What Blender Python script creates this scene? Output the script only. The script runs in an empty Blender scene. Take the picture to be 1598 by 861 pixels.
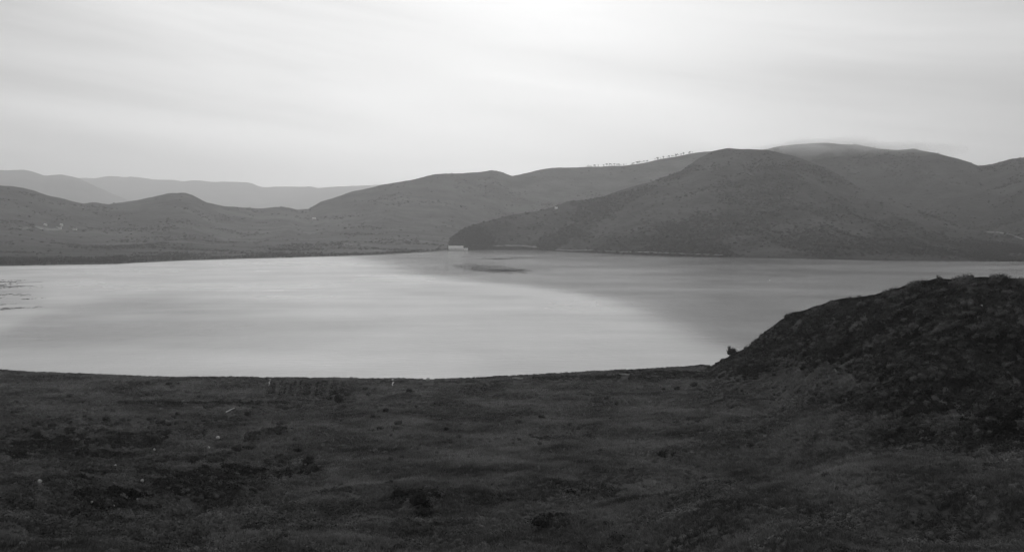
import bpy, math, random
import numpy as np
from mathutils import Vector

S = bpy.context.scene
C = S.collection
random.seed(7)
RNG = np.random.default_rng(7)

# ------------------------------------------------------------------ camera
H = 60.0            # eye height above the lake, metres
F = 1384.0          # focal length in photo pixels
HOR = 355.0         # row of the horizon in the photo
cam = bpy.data.cameras.new('camera')
cam.sensor_width = 36.0
cam.lens = F / 1598.0 * 36.0
cam.shift_y = -(430.5 - HOR) / 1598.0
cam.clip_start = 0.5
cam.clip_end = 90000.0
camo = bpy.data.objects.new('camera', cam)
C.objects.link(camo)
camo.location = (0, 0, H)
camo.rotation_euler = (math.radians(90), 0, 0)
S.camera = camo

# ------------------------------------------------------------------ world, sun, exposure
SUN_EL, SUN_AZ = math.radians(42.0), math.radians(-12.0)     # azimuth clockwise from +Y
sdir = Vector((math.sin(SUN_AZ) * math.cos(SUN_EL), math.cos(SUN_AZ) * math.cos(SUN_EL), math.sin(SUN_EL)))
W = bpy.data.worlds.new('World'); S.world = W; W.use_nodes = True
nt = W.node_tree; N = nt.nodes; L = nt.links; N.clear()

def nd(t, nodes=None, **kw):
    n = (nodes or N).new(t)
    for k, v in kw.items(): setattr(n, k, v)
    return n

def mth(op, a, b=None, c=None, tree=None, clamp=False):
    tr = tree or nt
    n = tr.nodes.new('ShaderNodeMath'); n.operation = op; n.use_clamp = clamp
    for i, v in enumerate((a, b, c)):
        if v is None: continue
        if isinstance(v, (int, float)): n.inputs[i].default_value = v
        else: tr.links.new(v, n.inputs[i])
    return n.outputs[0]

out = nd('ShaderNodeOutputWorld')
sky = nd('ShaderNodeTexSky', sky_type='NISHITA', sun_disc=False, sun_elevation=SUN_EL, sun_rotation=SUN_AZ)
bw = nd('ShaderNodeRGBToBW'); L.new(sky.outputs[0], bw.inputs[0])
bgs = nd('ShaderNodeBackground'); bgs.inputs[1].default_value = 0.08; L.new(bw.outputs[0], bgs.inputs[0])
tc = nd('ShaderNodeTexCoord')
nrm = nd('ShaderNodeVectorMath', operation='NORMALIZE'); L.new(tc.outputs['Generated'], nrm.inputs[0])
sep = nd('ShaderNodeSeparateXYZ'); L.new(nrm.outputs[0], sep.inputs[0])
gx, gy, gz = sep.outputs
# stratus sheets: noise laid out on the flat cloud base (x/z, y/z) so it closes up toward the horizon
zc_ = mth('ADD', mth('MAXIMUM', gz, 0.0), 0.10)
px_ = mth('DIVIDE', gx, zc_); py_ = mth('DIVIDE', gy, zc_)
cmb = nd('ShaderNodeCombineXYZ'); L.new(mth('MULTIPLY', gx, 1.1), cmb.inputs[0]); L.new(mth('MULTIPLY', gy, 1.1), cmb.inputs[1])
L.new(mth('MULTIPLY', mth('ADD', gz, mth('MULTIPLY', gx, 0.16)), 12.0), cmb.inputs[2])
n1 = nd('ShaderNodeTexNoise'); n1.inputs['Scale'].default_value = 1.0; n1.inputs['Detail'].default_value = 5; n1.inputs['Roughness'].default_value = 0.5
n1.inputs['Distortion'].default_value = 0.35
L.new(cmb.outputs[0], n1.inputs['Vector'])
cmb2 = nd('ShaderNodeCombineXYZ'); L.new(mth('MULTIPLY', px_, 0.9), cmb2.inputs[0]); L.new(mth('MULTIPLY', py_, 2.6), cmb2.inputs[1])
n2 = nd('ShaderNodeTexNoise'); n2.inputs['Scale'].default_value = 1.3; n2.inputs['Detail'].default_value = 4
L.new(cmb2.outputs[0], n2.inputs['Vector'])
dotn = nd('ShaderNodeVectorMath', operation='DOT_PRODUCT'); L.new(nrm.outputs[0], dotn.inputs[0])
gl = Vector((math.sin(math.radians(3)) * math.cos(math.radians(17)), math.cos(math.radians(3)) * math.cos(math.radians(17)), math.sin(math.radians(17))))
dotn.inputs[1].default_value = gl
d0 = mth('MAXIMUM', dotn.outputs['Value'], 0.0)
g1 = mth('MULTIPLY', mth('POWER', d0, 6.0), 0.40)      # wide brightening round the veiled sun
g2 = mth('MULTIPLY', mth('POWER', d0, 26.0), 0.26)     # brighter core
lum = mth('ADD', mth('ADD', g1, g2), 0.27)
lum = mth('ADD', lum, mth('MULTIPLY', mth('SUBTRACT', n1.outputs[0], 0.5), 1.10))
lum = mth('ADD', lum, mth('MULTIPLY', mth('SUBTRACT', n2.outputs[0], 0.5), 0.10))
# thinner, brighter cloud low over the horizon toward the light
low = mth('MULTIPLY', mth('EXPONENT', mth('MULTIPLY', mth('MAXIMUM', gz, 0.0), -6.0)), mth('ADD', 0.56, mth('MULTIPLY', mth('POWER', d0, 7.0), 0.55)))
lum = mth('ADD', lum, low)
lum = mth('MAXIMUM', lum, 0.05)
bgc = nd('ShaderNodeBackground'); L.new(lum, bgc.inputs[0]); bgc.inputs[1].default_value = 1.0
mx = nd('ShaderNodeMixShader'); mx.inputs[0].default_value = 0.92
L.new(bgs.outputs[0], mx.inputs[1]); L.new(bgc.outputs[0], mx.inputs[2]); L.new(mx.outputs[0], out.inputs[0])

sl = bpy.data.lights.new('sun', 'SUN'); sl.energy = 1.2; sl.angle = math.radians(16); sl.color = (1, 1, 1)
so = bpy.data.objects.new('sun', sl); C.objects.link(so)
so.rotation_euler = (-sdir).to_track_quat('-Z', 'Y').to_euler(); so.location = (0, 0, 900)
S.view_settings.view_transform = 'Standard'; S.view_settings.look = 'None'
S.view_settings.exposure = 0.0; S.view_settings.gamma = 1.0; S.view_settings.use_curve_mapping = False
S.render.engine = 'CYCLES'
S.cycles.max_bounces = 6; S.cycles.volume_bounces = 4; S.cycles.use_denoising = True

# ------------------------------------------------------------------ helpers
def hash2(ix, iy, seed):
    h = (ix.astype(np.int64) * 374761393 + iy.astype(np.int64) * 668265263 + seed * 1442695041) & 0xffffffff
    h = ((h ^ (h >> 13)) * 1274126177) & 0xffffffff
    return ((h ^ (h >> 16)) & 0xffff) / 65535.0

def vnoise(x, y, seed=0):
    ix = np.floor(x); iy = np.floor(y); fx = x - ix; fy = y - iy
    fx = fx * fx * fx * (fx * (fx * 6 - 15) + 10); fy = fy * fy * fy * (fy * (fy * 6 - 15) + 10)
    a = hash2(ix, iy, seed); b = hash2(ix + 1, iy, seed); c = hash2(ix, iy + 1, seed); d = hash2(ix + 1, iy + 1, seed)
    return (a + (b - a) * fx) + ((c + (d - c) * fx) - (a + (b - a) * fx)) * fy

def fbm(x, y, octv=4, seed=0, gain=0.5):
    s = 0; a = 1; t = 0
    for o in range(octv):
        ca, sa = math.cos(o * 1.1), math.sin(o * 1.1)
        s = s + a * (vnoise((x * ca - y * sa) * 2 ** o, (x * sa + y * ca) * 2 ** o, seed + o * 17) * 2 - 1)
        t += a; a *= gain
    return s / t

def ridged(x, y, octv=4, seed=0):
    s = 0; a = 1; t = 0
    for o in range(octv):
        s = s + a * (1 - np.abs(vnoise(x * 2 ** o, y * 2 ** o, seed + o * 31) * 2 - 1)); t += a; a *= 0.5
    return s / t

def smooth_table(tab, xs, passes=2, k=7):
    tab = np.array(tab, float)
    v = np.interp(xs, tab[:, 0], tab[:, 1])
    ker = np.hanning(k + 2)[1:-1]; ker /= ker.sum()
    for _ in range(passes):
        v = np.convolve(np.pad(v, k // 2, mode='edge'), ker, mode='valid')
    return v

def mat(name, col, rough=0.9, spec=0.2):
    m = bpy.data.materials.new(name); m.use_nodes = True
    b = m.node_tree.nodes['Principled BSDF']
    b.inputs['Base Color'].default_value = (col, col, col, 1)
    b.inputs['Roughness'].default_value = rough
    b.inputs['Specular IOR Level'].default_value = spec
    return m

def mat_noise(name, lo, hi, scale, detail=5, rough=0.95, bump=0.0, bump_scale=None, stretch=(1, 1, 1), spec=0.1, c0=0.38, c1=0.62, extra=None, world=False):
    """two-tone grey material, noise in object (world metre) coordinates"""
    m = mat(name, hi, rough, spec); t = m.node_tree; b = t.nodes['Principled BSDF']
    co = t.nodes.new('ShaderNodeTexCoord'); mp = t.nodes.new('ShaderNodeMapping')
    mp.inputs['Scale'].default_value = stretch
    if world: ge = t.nodes.new('ShaderNodeNewGeometry'); t.links.new(ge.outputs['Position'], mp.inputs['Vector'])   # scattered plants: one field for all
    else: t.links.new(co.outputs['Object'], mp.inputs['Vector'])
    n = t.nodes.new('ShaderNodeTexNoise'); n.inputs['Scale'].default_value = scale; n.inputs['Detail'].default_value = detail
    n.inputs['Roughness'].default_value = 0.6
    t.links.new(mp.outputs[0], n.inputs['Vector'])
    r = t.nodes.new('ShaderNodeValToRGB')
    r.color_ramp.elements[0].position = c0; r.color_ramp.elements[0].color = (lo, lo, lo, 1)
    r.color_ramp.elements[1].position = c1; r.color_ramp.elements[1].color = (hi, hi, hi, 1)
    t.links.new(n.outputs[0], r.inputs[0])
    colout = r.outputs[0]
    if extra:       # vertex attribute 'cover' (kind of vegetation) multiplies the tone
        at = t.nodes.new('ShaderNodeAttribute'); at.attribute_name = 'cover'
        mr = t.nodes.new('ShaderNodeMapRange'); mr.inputs['To Min'].default_value = extra[0]; mr.inputs['To Max'].default_value = extra[1]
        t.links.new(at.outputs['Fac'], mr.inputs['Value'])
        mm = t.nodes.new('ShaderNodeMix'); mm.data_type = 'RGBA'; mm.blend_type = 'MULTIPLY'; mm.inputs['Factor'].default_value = 1
        t.links.new(colout, mm.inputs['A']); t.links.new(mr.outputs[0], mm.inputs['B']); colout = mm.outputs['Result']
    t.links.new(colout, b.inputs['Base Color'])
    if bump:
        n2 = t.nodes.new('ShaderNodeTexNoise'); n2.inputs['Scale'].default_value = bump_scale or scale * 4; n2.inputs['Detail'].default_value = 4
        t.links.new(mp.outputs[0], n2.inputs['Vector'])
        bp = t.nodes.new('ShaderNodeBump'); bp.inputs['Strength'].default_value = bump; bp.inputs['Distance'].default_value = 0.5 / (bump_scale or scale)
        t.links.new(n2.outputs[0], bp.inputs['Height']); t.links.new(bp.outputs[0], b.inputs['Normal'])
    return m

def mesh_obj(name, verts, faces, m=None, parent=None, smooth=False):
    me = bpy.data.meshes.new(name)
    me.from_pydata([tuple(v) for v in verts], [], [tuple(f) for f in faces])
    if smooth: me.polygons.foreach_set('use_smooth', [True] * len(me.polygons))
    me.update()
    o = bpy.data.objects.new(name, me); C.objects.link(o)
    if m: me.materials.append(m)
    if parent: o.parent = parent
    return o

def grid_obj(name, V, m, cover=None):
    """V: rows x cols x 3"""
    R, K = V.shape[:2]
    me = bpy.data.meshes.new(name)
    idx = np.arange(R * K).reshape(R, K)
    q = np.stack([idx[:-1, :-1], idx[:-1, 1:], idx[1:, 1:], idx[1:, :-1]], -1).reshape(-1, 4)
    me.vertices.add(R * K); me.vertices.foreach_set('co', V.reshape(-1).astype(np.float32))
    me.loops.add(q.size); me.loops.foreach_set('vertex_index', q.reshape(-1).astype(np.int32))
    me.polygons.add(len(q)); me.polygons.foreach_set('loop_start', np.arange(0, q.size, 4, dtype=np.int32))
    me.polygons.foreach_set('use_smooth', np.ones(len(q), bool))
    me.update(calc_edges=True); me.validate()
    if cover is not None:
        a = me.attributes.new('cover', 'FLOAT', 'POINT'); a.data.foreach_set('value', cover.reshape(-1).astype(np.float32))
    me.materials.append(m)
    o = bpy.data.objects.new(name, me); C.objects.link(o); o['kind'] = 'structure'
    return o

def thing(name, label, cat, loc, rz=0.0, group=None, sc=1.0):
    o = bpy.data.objects.new(name, None); C.objects.link(o)
    o.location = loc; o.rotation_euler = (0, 0, rz); o.scale = (sc, sc, sc); o.empty_display_size = 0.5
    o['label'] = label; o['category'] = cat
    if group: o['group'] = group
    return o

def P(px, py, Y):       # point seen at photo pixel (px, py) standing Y metres away
    return Vector((Y * (px - 799) / F, Y, H - Y * (py - HOR) / F))

# ------------------------------------------------------------------ materials of the land
M_near = mat_noise('moor_grass', 0.035, 0.065, 0.22, detail=8, bump=0.9, bump_scale=2.2, extra=(0.7, 1.1))
M_midw = mat_noise('hill_pasture', 0.03, 0.085, 0.007, detail=8, bump=0.6, bump_scale=0.05, stretch=(1, 1.6, 2.5), extra=(0.35, 1.7))
M_hill = mat_noise('hill_heather', 0.018, 0.052, 0.010, detail=9, bump=0.7, bump_scale=0.06, stretch=(1, 1, 2.2), extra=(0.4, 1.6))
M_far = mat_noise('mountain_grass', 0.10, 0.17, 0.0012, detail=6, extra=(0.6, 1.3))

# ------------------------------------------------------------------ far land, one mesh per range
LAY = {}
def layer(name, key, crest, crestY, foot, m, cols, rows=90, power=1.8, relief=25, rw=260, seed=1, bank=1.5, back=0.5, rough=1.2, coverf=None, z0=-3.0):
    px = np.array(cols, float)
    yc = smooth_table(crest, px, 1, 3); Yc = smooth_table(crestY, px, 2, 9); Yf = smooth_table(foot, px, 1, 3)
    yc = yc + fbm(px / 24.0, px * 0, 4, seed + 5) * rough
    zc = H - Yc * (yc - HOR) / F
    t = np.concatenate([[-0.05], np.linspace(0, 1, rows) ** 1.25, 1 + np.linspace(0.03, 1, 14) * back])[:, None]
    Y = Yf[None, :] + (Yc - Yf)[None, :] * t
    X = Y * (px[None, :] - 799) / F
    tt = np.clip(t, 0, 1)
    z = (zc[None, :] - bank) * tt ** power + bank * np.clip(tt * 60, 0, 1)
    z = np.where(t < 0, z0, z)
    win = np.sin(np.pi * np.clip(tt, 0, 1)) ** 0.8 * np.clip((1 - tt) * 5, 0, 1) ** 0.5
    rg = ridged(X / rw, Y / (rw * 2.0), 5, seed) - 0.72
    if key == 'L1': win = win * np.clip((tt - .32) * 3.0, 0.04, 1)      # a flat plain lies between the shore and the hills
    z = z + win * np.clip(zc / 120, 0.1, 1)[None, :] * relief * rg * 2.0
    z = np.where(t > 1, zc[None, :] * (1 - ((t - 1) / back) ** 1.3) - 6 * ((t - 1) / back), z)
    # never let the slope in front rise over the crest line that the eye sees
    lim = H - Y * (yc[None, :] + 0.6 - HOR) / F
    z = np.where((t > 0) & (t < 1), np.minimum(z, lim), z)
    z = np.where((t > 0.004) & (t <= 1), np.maximum(z, np.minimum(1.0 + 12 * tt, np.maximum(lim, 1.0))), z)
    V = np.stack([X, Y, z], -1)
    cv = coverf(px[None, :] + 0 * Y, HOR + (H - z) * F / Y, X, Y) if coverf else 0.5 + 0 * Y
    LAY[key] = dict(px=px, Y=Y, z=z, py=HOR + (H - z) * F / Y)
    return grid_obj(name, V, m, np.clip(cv, 0, 1))

def at(key, px, py):
    """where the line of sight through photo pixel (px, py) first meets a range"""
    l = LAY[key]; i = int(np.argmin(np.abs(l['px'] - px)))
    c = l['py'][:, i]; j = int(np.argmax(c <= py)); j = max(j, 1)
    f = (c[j - 1] - py) / max(1e-6, c[j - 1] - c[j]); f = min(max(f, 0), 1)
    Y = l['Y'][j - 1, i] * (1 - f) + l['Y'][j, i] * f
    z = l['z'][j - 1, i] * (1 - f) + l['z'][j, i] * f
    return Vector((Y * (px - 799) / F, Y, z))

def band(v, c, w): return np.exp(-((v - c) / w) ** 2)

# pale mountains furthest away
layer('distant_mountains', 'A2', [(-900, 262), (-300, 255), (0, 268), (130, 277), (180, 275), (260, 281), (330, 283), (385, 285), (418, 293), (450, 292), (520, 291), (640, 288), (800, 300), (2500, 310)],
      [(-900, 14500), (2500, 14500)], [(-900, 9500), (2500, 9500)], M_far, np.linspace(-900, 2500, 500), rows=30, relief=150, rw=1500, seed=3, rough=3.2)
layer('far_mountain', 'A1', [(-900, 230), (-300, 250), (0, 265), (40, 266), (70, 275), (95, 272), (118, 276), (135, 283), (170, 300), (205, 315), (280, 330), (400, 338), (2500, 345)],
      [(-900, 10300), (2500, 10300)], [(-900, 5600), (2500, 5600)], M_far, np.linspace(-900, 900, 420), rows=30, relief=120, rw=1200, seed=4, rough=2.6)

def cov_mid(px, py, X, Y):
    c = 0.45 + 0.35 * fbm(X / 420, Y / 260, 4, 70)
    c = c + 0.30 * band(py, 378, 16) * np.clip((px - 380) / 200, 0, 1) * np.clip((720 - px) / 60, 0, 1)   # pale pasture above the far shore
    c = c - 0.5 * np.clip((Y < 2300) * (1 - (py - 368) * 0), 0, 1) * np.clip((420 - px) / 300, 0, 1) * np.clip((py - 362) / 25, 0, 1)
    c = c + 0.35 * np.clip((px - 700) / 200, 0, 1)
    # field strips run along the valley floor
    c = c + 0.22 * (vnoise(X / 260, Y / 34, 91) - 0.5) * 2 * np.clip((py - 345) / 15, 0, 1)
    return c
layer('hills', 'L1', [(-900, 250), (-300, 262), (0, 289), (40, 294), (80, 306), (130, 318), (145, 316), (170, 318), (220, 311), (262, 302), (288, 300), (300, 304), (322, 316), (350, 322), (400, 325), (450, 323), (466, 327), (482, 326), (500, 315), (550, 299), (590, 290), (640, 281), (680, 272), (720, 270), (750, 269), (768, 266), (783, 268), (799, 274), (830, 268), (860, 262), (920, 260), (975, 259), (1000, 255), (1050, 245), (1100, 236), (1140, 234), (1250, 240), (1500, 300), (2500, 320)],
      [(-900, 2900), (0, 3000), (300, 3300), (475, 3800), (600, 4000), (850, 4400), (1000, 4500), (2500, 4500)],
      [(-900, 1290), (0, 1384), (180, 1457), (300, 1628), (450, 1767), (560, 1887), (640, 2076), (700, 2307), (730, 2500), (800, 2900), (2500, 3400)],
      M_midw, np.concatenate([np.linspace(-900, -50, 120), np.linspace(-45, 1260, 760), np.linspace(1270, 1600, 40)]), rows=170, power=2.35, relief=30, rw=330, seed=11, coverf=cov_mid)

def cov_right(px, py, X, Y):
    c = 0.5 + 0.45 * fbm(X / 300, Y / 300, 5, 33)
    c = c + 0.18 * band(px - (py - 250) * 0.5, 1200, 190)
    c = c - 0.35 * np.clip((py - 360) / 20, 0, 1) * (0.4 + vnoise(X / 60, Y / 60, 5))
    return c
layer('hill', 'D', [(-100, 420), (680, 408), (694, 392), (700, 382), (703, 372), (720, 359), (740, 351), (790, 338), (850, 327), (885, 315), (938, 308), (984, 292), (1025, 281), (1060, 269), (1090, 247), (1112, 236), (1138, 231), (1155, 232), (1197, 234), (1240, 243), (1290, 262), (1337, 290), (1424, 325), (1500, 352), (1560, 370), (1610, 382), (1700, 388), (2500, 392)],
      [(680, 2440), (760, 2560), (900, 2750), (1138, 2950), (1300, 2800), (1440, 2450), (1560, 2150), (1620, 1950), (2500, 1900)],
      [(680, 2400), (700, 2372), (830, 2372), (900, 2129), (1000, 1931), (1100, 1805), (1200, 1730), (1400, 1597), (1598, 1567), (2500, 1500)],
      M_hill, np.concatenate([np.linspace(682, 1640, 700), np.linspace(1650, 2500, 60)]), rows=160, power=1.35, relief=44, rw=260, seed=23, coverf=cov_right, bank=2.0)
def cov_back(px, py, X, Y):
    return 0.62 + 0.4 * fbm(X / 350, Y / 350, 4, 44) - 0.3 * np.clip((px - 1330) / 120, 0, 1) * np.clip((py - 270) / 50, 0, 1)
layer('hill', 'E', [(1000, 300), (1100, 262), (1160, 240), (1197, 233), (1221, 227), (1284, 223), (1337, 226), (1371, 232), (1400, 235), (1427, 232), (1459, 239), (1494, 247), (1528, 259), (1546, 256), (1577, 248), (1598, 246), (1700, 225), (1900, 210), (2500, 230)],
      [(1000, 3700), (1300, 3650), (1598, 3250), (2500, 3000)],
      [(1000, 2950), (1300, 2750), (1440, 2450), (1598, 1800), (2500, 1650)],
      M_hill, np.concatenate([np.linspace(1010, 1640, 420), np.linspace(1650, 2500, 90)]), rows=110, power=1.25, relief=34, rw=330, seed=29, coverf=cov_back)

# ------------------------------------------------------------------ near land
st = np.array([-2600, -800, 0, 230, 700, 1000, 1110, 1140, 1200, 1280, 1370, 1460, 1598, 2400, 4200], float)
shoreY = np.interp(st, [-2600, 0, 100, 230, 400, 700, 800, 900, 1000, 1060, 1110, 1140, 4200], [400, 370.7, 362.6, 353.4, 351.9, 350.4, 356.4, 362.6, 372.4, 379.2, 384.4, 390, 390])
sil = [(1110, 571), (1130, 563), (1142, 556), (1165, 545), (1182, 531), (1200, 515), (1218, 503), (1240, 492), (1280, 478), (1320, 472), (1370, 460), (1420, 452), (1460, 443), (1490, 443), (1530, 438), (1598, 436), (1800, 425), (2400, 400), (4200, 380)]
K = {}
for p, s in zip(st, shoreY):
    if p <= 1000:
        k = s / 352.0
        # the hillside to the left and in the middle eases down to a flat lakeside
        ys = [0, 10, 30, 70, 120 * k, 180 * k, 240 * k, 290 * k, s - 12, s, s + 25]
        zs = [58.2, 55.3, 47.5, 33.5, 21.5, 12.0, 6.0, 3.2, 1.6, 0.0, -6]
        K[p] = (ys, zs)
def by_py(lst): return [H - Y * (py - HOR) / F for Y, py in lst]
def spur(Yc, pc, mids):      # mids: (Y, py) between the frame's foot and the crest
    ys = [0, 10, 30] + [m_[0] for m_ in mids] + [Yc, Yc + 12, Yc * 1.6 + 40]
    zc = H - Yc * (pc - HOR) / F
    zs = [58.2, 55.3, 47.5] + by_py(mids) + [zc, zc - 2.2, min(-6, zc - 40)]
    return ys, zs
K[1110] = ([0, 10, 30, 70, 125, 185, 250, 310, 376, 384.4, 410], [58.2, 55.3, 47.5, 33.5, 22.5, 14.0, 8.0, 4.2, 1.8, 0.3, -6])
K[1140] = spur(365, 557, [(70, 879), (128, 770), (190, 690), (250, 634), (320, 580)])
K[1200] = spur(335, 515, [(70, 878), (128, 768), (188, 690), (246, 630), (297, 568)])
K[1280] = spur(300, 478, [(68, 882), (115, 775), (165, 690), (215, 612), (262, 538)])
K[1370] = spur(270, 460, [(65, 886), (108, 775), (150, 690), (195, 605), (236, 524)])
K[1460] = spur(250, 443, [(62, 890), (100, 780), (140, 695), (180, 603), (216, 516)])
K[1598] = spur(230, 436, [(60, 890), (96, 780), (132, 690), (168, 598), (200, 508)])
K[2400] = spur(210, 400, [(50, 890), (86, 770), (118, 670), (148, 570), (180, 480)])
K[4200] = spur(190, 385, [(40, 890), (75, 760), (105, 640), (135, 530), (163, 450)])
K[-800] = K[0]; K[-2600] = K[0]
KY = np.array([K[p][0] for p in st]); KZ = np.array([K[p][1] for p in st])
cols = np.concatenate([np.linspace(-2600, -420, 50), np.linspace(-400, 2000, 760), np.linspace(2020, 4200, 50)])
NR = 430
u = np.linspace(0, 10, NR)
def along(tab, cols):
    res = np.stack([np.interp(cols, st, tab[:, i]) for i in range(tab.shape[1])])
    return res
ky = along(KY, cols); kz = along(KZ, cols)
ky[9:10] += np.where(cols < 1110, 0.9 * fbm(cols / 10.0, cols * 0, 4, 66) + 0.6, 0)[None, :]
# crest row follows the silhouette of the spur exactly
selc = cols > 1110
sy = np.interp(cols, [a for a, b in sil], [b for a, b in sil]) + np.interp(cols, [1120, 1200, 1400], [1, 5, 8])
kz[8, selc] = H - ky[8, selc] * (sy[selc] - HOR) / F
kz[9, selc] = kz[8, selc] - 2.5
i0 = np.clip(np.floor(u).astype(int), 0, 9); fu = (u - i0)[:, None]
def cr(k):
    a = k[np.clip(i0 - 1, 0, 10)]; b = k[i0]; c = k[i0 + 1]; d = k[np.clip(i0 + 2, 0, 10)]
    m1 = (c - a) / 2; m2 = (d - b) / 2
    t = fu
    return (2 * t**3 - 3 * t**2 + 1) * b + (t**3 - 2 * t**2 + t) * m1 + (-2 * t**3 + 3 * t**2) * c + (t**3 - t**2) * m2
GY = cr(ky); GZ = cr(kz)
GY = np.maximum.accumulate(GY + np.linspace(0, 1e-3, NR)[:, None], axis=0)
GX = GY * (cols[None, :] - 799) / F
right = np.clip((cols - 1050) / 150, 0, 1)[None, :]
shore_d = np.abs(u - 9)[:, None]
win = np.clip(np.abs(u[:, None] - 9) / 1.6, 0, 1) * (1 - right) + np.clip(np.abs(u[:, None] - 8) / 1.2, 0.12, 1) * right
win = win * np.clip(GY / 40, 0, 1)
amp = np.clip((u[:, None] - 0) * 0 + 1.0, 0, 1) * (0.35 + 0.65 * np.clip((270 - GY) / 120, 0, 1) * (1 - right) + 0.65 * right)
relief = (3.6 + 2.0 * right) * fbm(GX / 38, GY / 38, 3, 51) + 1.7 * fbm(GX / 12, GY / 12, 3, 52) + 0.45 * fbm(GX / 3.2, GY / 3.2, 3, 53)
relief -= 1.6 * np.clip(ridged((GX + GY * 0.35) / 60, (GY - GX * 0.3) / 90, 2, 54) - 0.80, 0, 1) * 10 * 0.25
GZ = GZ + relief * win * amp * np.clip(GY / 90, 0.25, 1)
GZ = GZ + 0.06 * fbm(GX / 0.9, GY / 0.9, 2, 55) * win

# ground cover: 0 heather / rush, 1 pale grass
PYg = HOR + (H - GZ) * F / np.maximum(GY, 1)
PXg = cols[None, :] + 0 * GY
def blob(px, py, cx, cy, rx, ry): return np.exp(-(((px - cx) / rx) ** 2 + ((py - cy) / ry) ** 2))
def coverfield(px, py, X, Y):
    c = 0.52 + 0.50 * fbm(X / 26, Y / 40, 5, 81, 0.62)
    al = (X * .59 + Y * .81); ac = (X * .81 - Y * .59)        # trodden terraces that run aslant up the slope
    c = c + 0.42 * fbm(ac / 4.2, al / 48, 3, 95) * np.clip((px - 560) / 150, 0, 1) + 0.34 * fbm(X / 60, Y / 7, 3, 96) * np.clip((760 - px) / 200, 0, 1)
    c = c + 0.28 * blob(px, py, 760, 690, 330, 90) + 0.18 * blob(px, py, 1150, 760, 350, 60)
    c = c + 0.25 * np.clip((Y - 225) / 60, 0, 1) * np.clip((1120 - px) / 150, 0, 1)
    c = c + 0.35 * blob(px, py, 620, 735, 150, 45) + 0.2 * blob(px, py, 820, 650, 220, 50) + 0.3 * blob(px, py, 1240, 590, 90, 30) + 0.3 * blob(px, py, 1330, 505, 110, 12) + 0.25 * blob(px, py, 1400, 560, 120, 14) + 0.3 * blob(px, py, 1500, 650, 90, 14) + 0.25 * blob(px, py, 1250, 730, 260, 25)
    c = c - 0.38 * blob(px, py, 160, 740, 330, 110) - 0.45 * brush_zone(px, py)
    for (cx, cy, rx, ry, s) in DARK: c = c - s * blob(px, py, cx, cy, rx, ry)
    return np.clip(c, 0, 1)
def brush_zone(px, py):
    yb = np.interp(px, [1100, 1130, 1300, 1360, 1420, 1598, 1900], [572, 578, 556, 600, 640, 655, 660])
    return 1 / (1 + np.exp((py - yb) / 11)) * np.clip((px - 1085) / 60, 0, 1)
DARK = [(650, 775, 38, 16, .9), (660, 800, 22, 18, .7), (480, 722, 22, 16, .8), (245, 684, 22, 9, .8), (200, 690, 30, 10, .4), (400, 745, 90, 12, .6), (300, 765, 60, 10, .6), (160, 790, 60, 18, .5),
        (300, 630, 150, 4, .9), (470, 637, 60, 4, .7), (640, 634, 110, 4, .6), (533, 618, 22, 12, .9), (870, 686, 90, 4, .5), (960, 680, 70, 4, .5), (1010, 710, 60, 6, .5), (850, 815, 30, 10, .7), (1440, 610, 70, 35, .8), (1350, 625, 90, 16, .6), (1430, 690, 110, 20, .7), (1560, 690, 60, 30, .5),
        (1290, 548, 120, 8, .6), (1200, 570, 50, 8, .7), (1370, 540, 90, 12, .5), (700, 596, 200, 3.0, .9), (900, 590, 150, 4.5, 1.0), (1030, 583, 90, 5.5, 1.0), (1540, 450, 60, 12, .5), (870, 735, 50, 8, .5), (905, 770, 60, 10, .5)]
cover = coverfield(PXg, PYg, GX, GY)
ground = grid_obj('hillside', np.stack([GX, GY, GZ], -1), M_near, cover)
LAY['G'] = dict(px=cols, Y=GY, z=GZ, py=np.where(GY > 55, PYg, 2000))
ZD = np.array([np.interp(np.linspace(20, 420, 1601), GY[:, i], GZ[:, i]) for i in range(len(cols))])
SIL_ROW = np.argmin(np.where(GY > 100, PYg, 9999), axis=0); SIL_Y = GY[SIL_ROW, np.arange(len(cols))]
def ground_z(X, Y):
    px = 799 + X / Y * F
    fi = np.interp(px, cols, np.arange(len(cols))); i = np.clip(fi.astype(int), 0, len(cols) - 2); a = fi - i
    fj = np.clip((Y - 20) / 0.25, 0, 1599); j = fj.astype(int); b = fj - j
    return (ZD[i, j] * (1 - a) + ZD[i + 1, j] * a) * (1 - b) + (ZD[i, j + 1] * (1 - a) + ZD[i + 1, j + 1] * a) * b
def gz1(X, Y): return float(ground_z(np.array([X]), np.array([Y]))[0])

# ------------------------------------------------------------------ base ground and lake
M_base = mat_noise('valley_floor', 0.03, 0.06, 0.002)
base = mesh_obj('ground', [(-16000, -450, -9), (16000, -450, -9), (16000, 15400, -9), (-16000, 15400, -9)], [(0, 1, 2, 3)], M_base); base['kind'] = 'structure'

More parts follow.
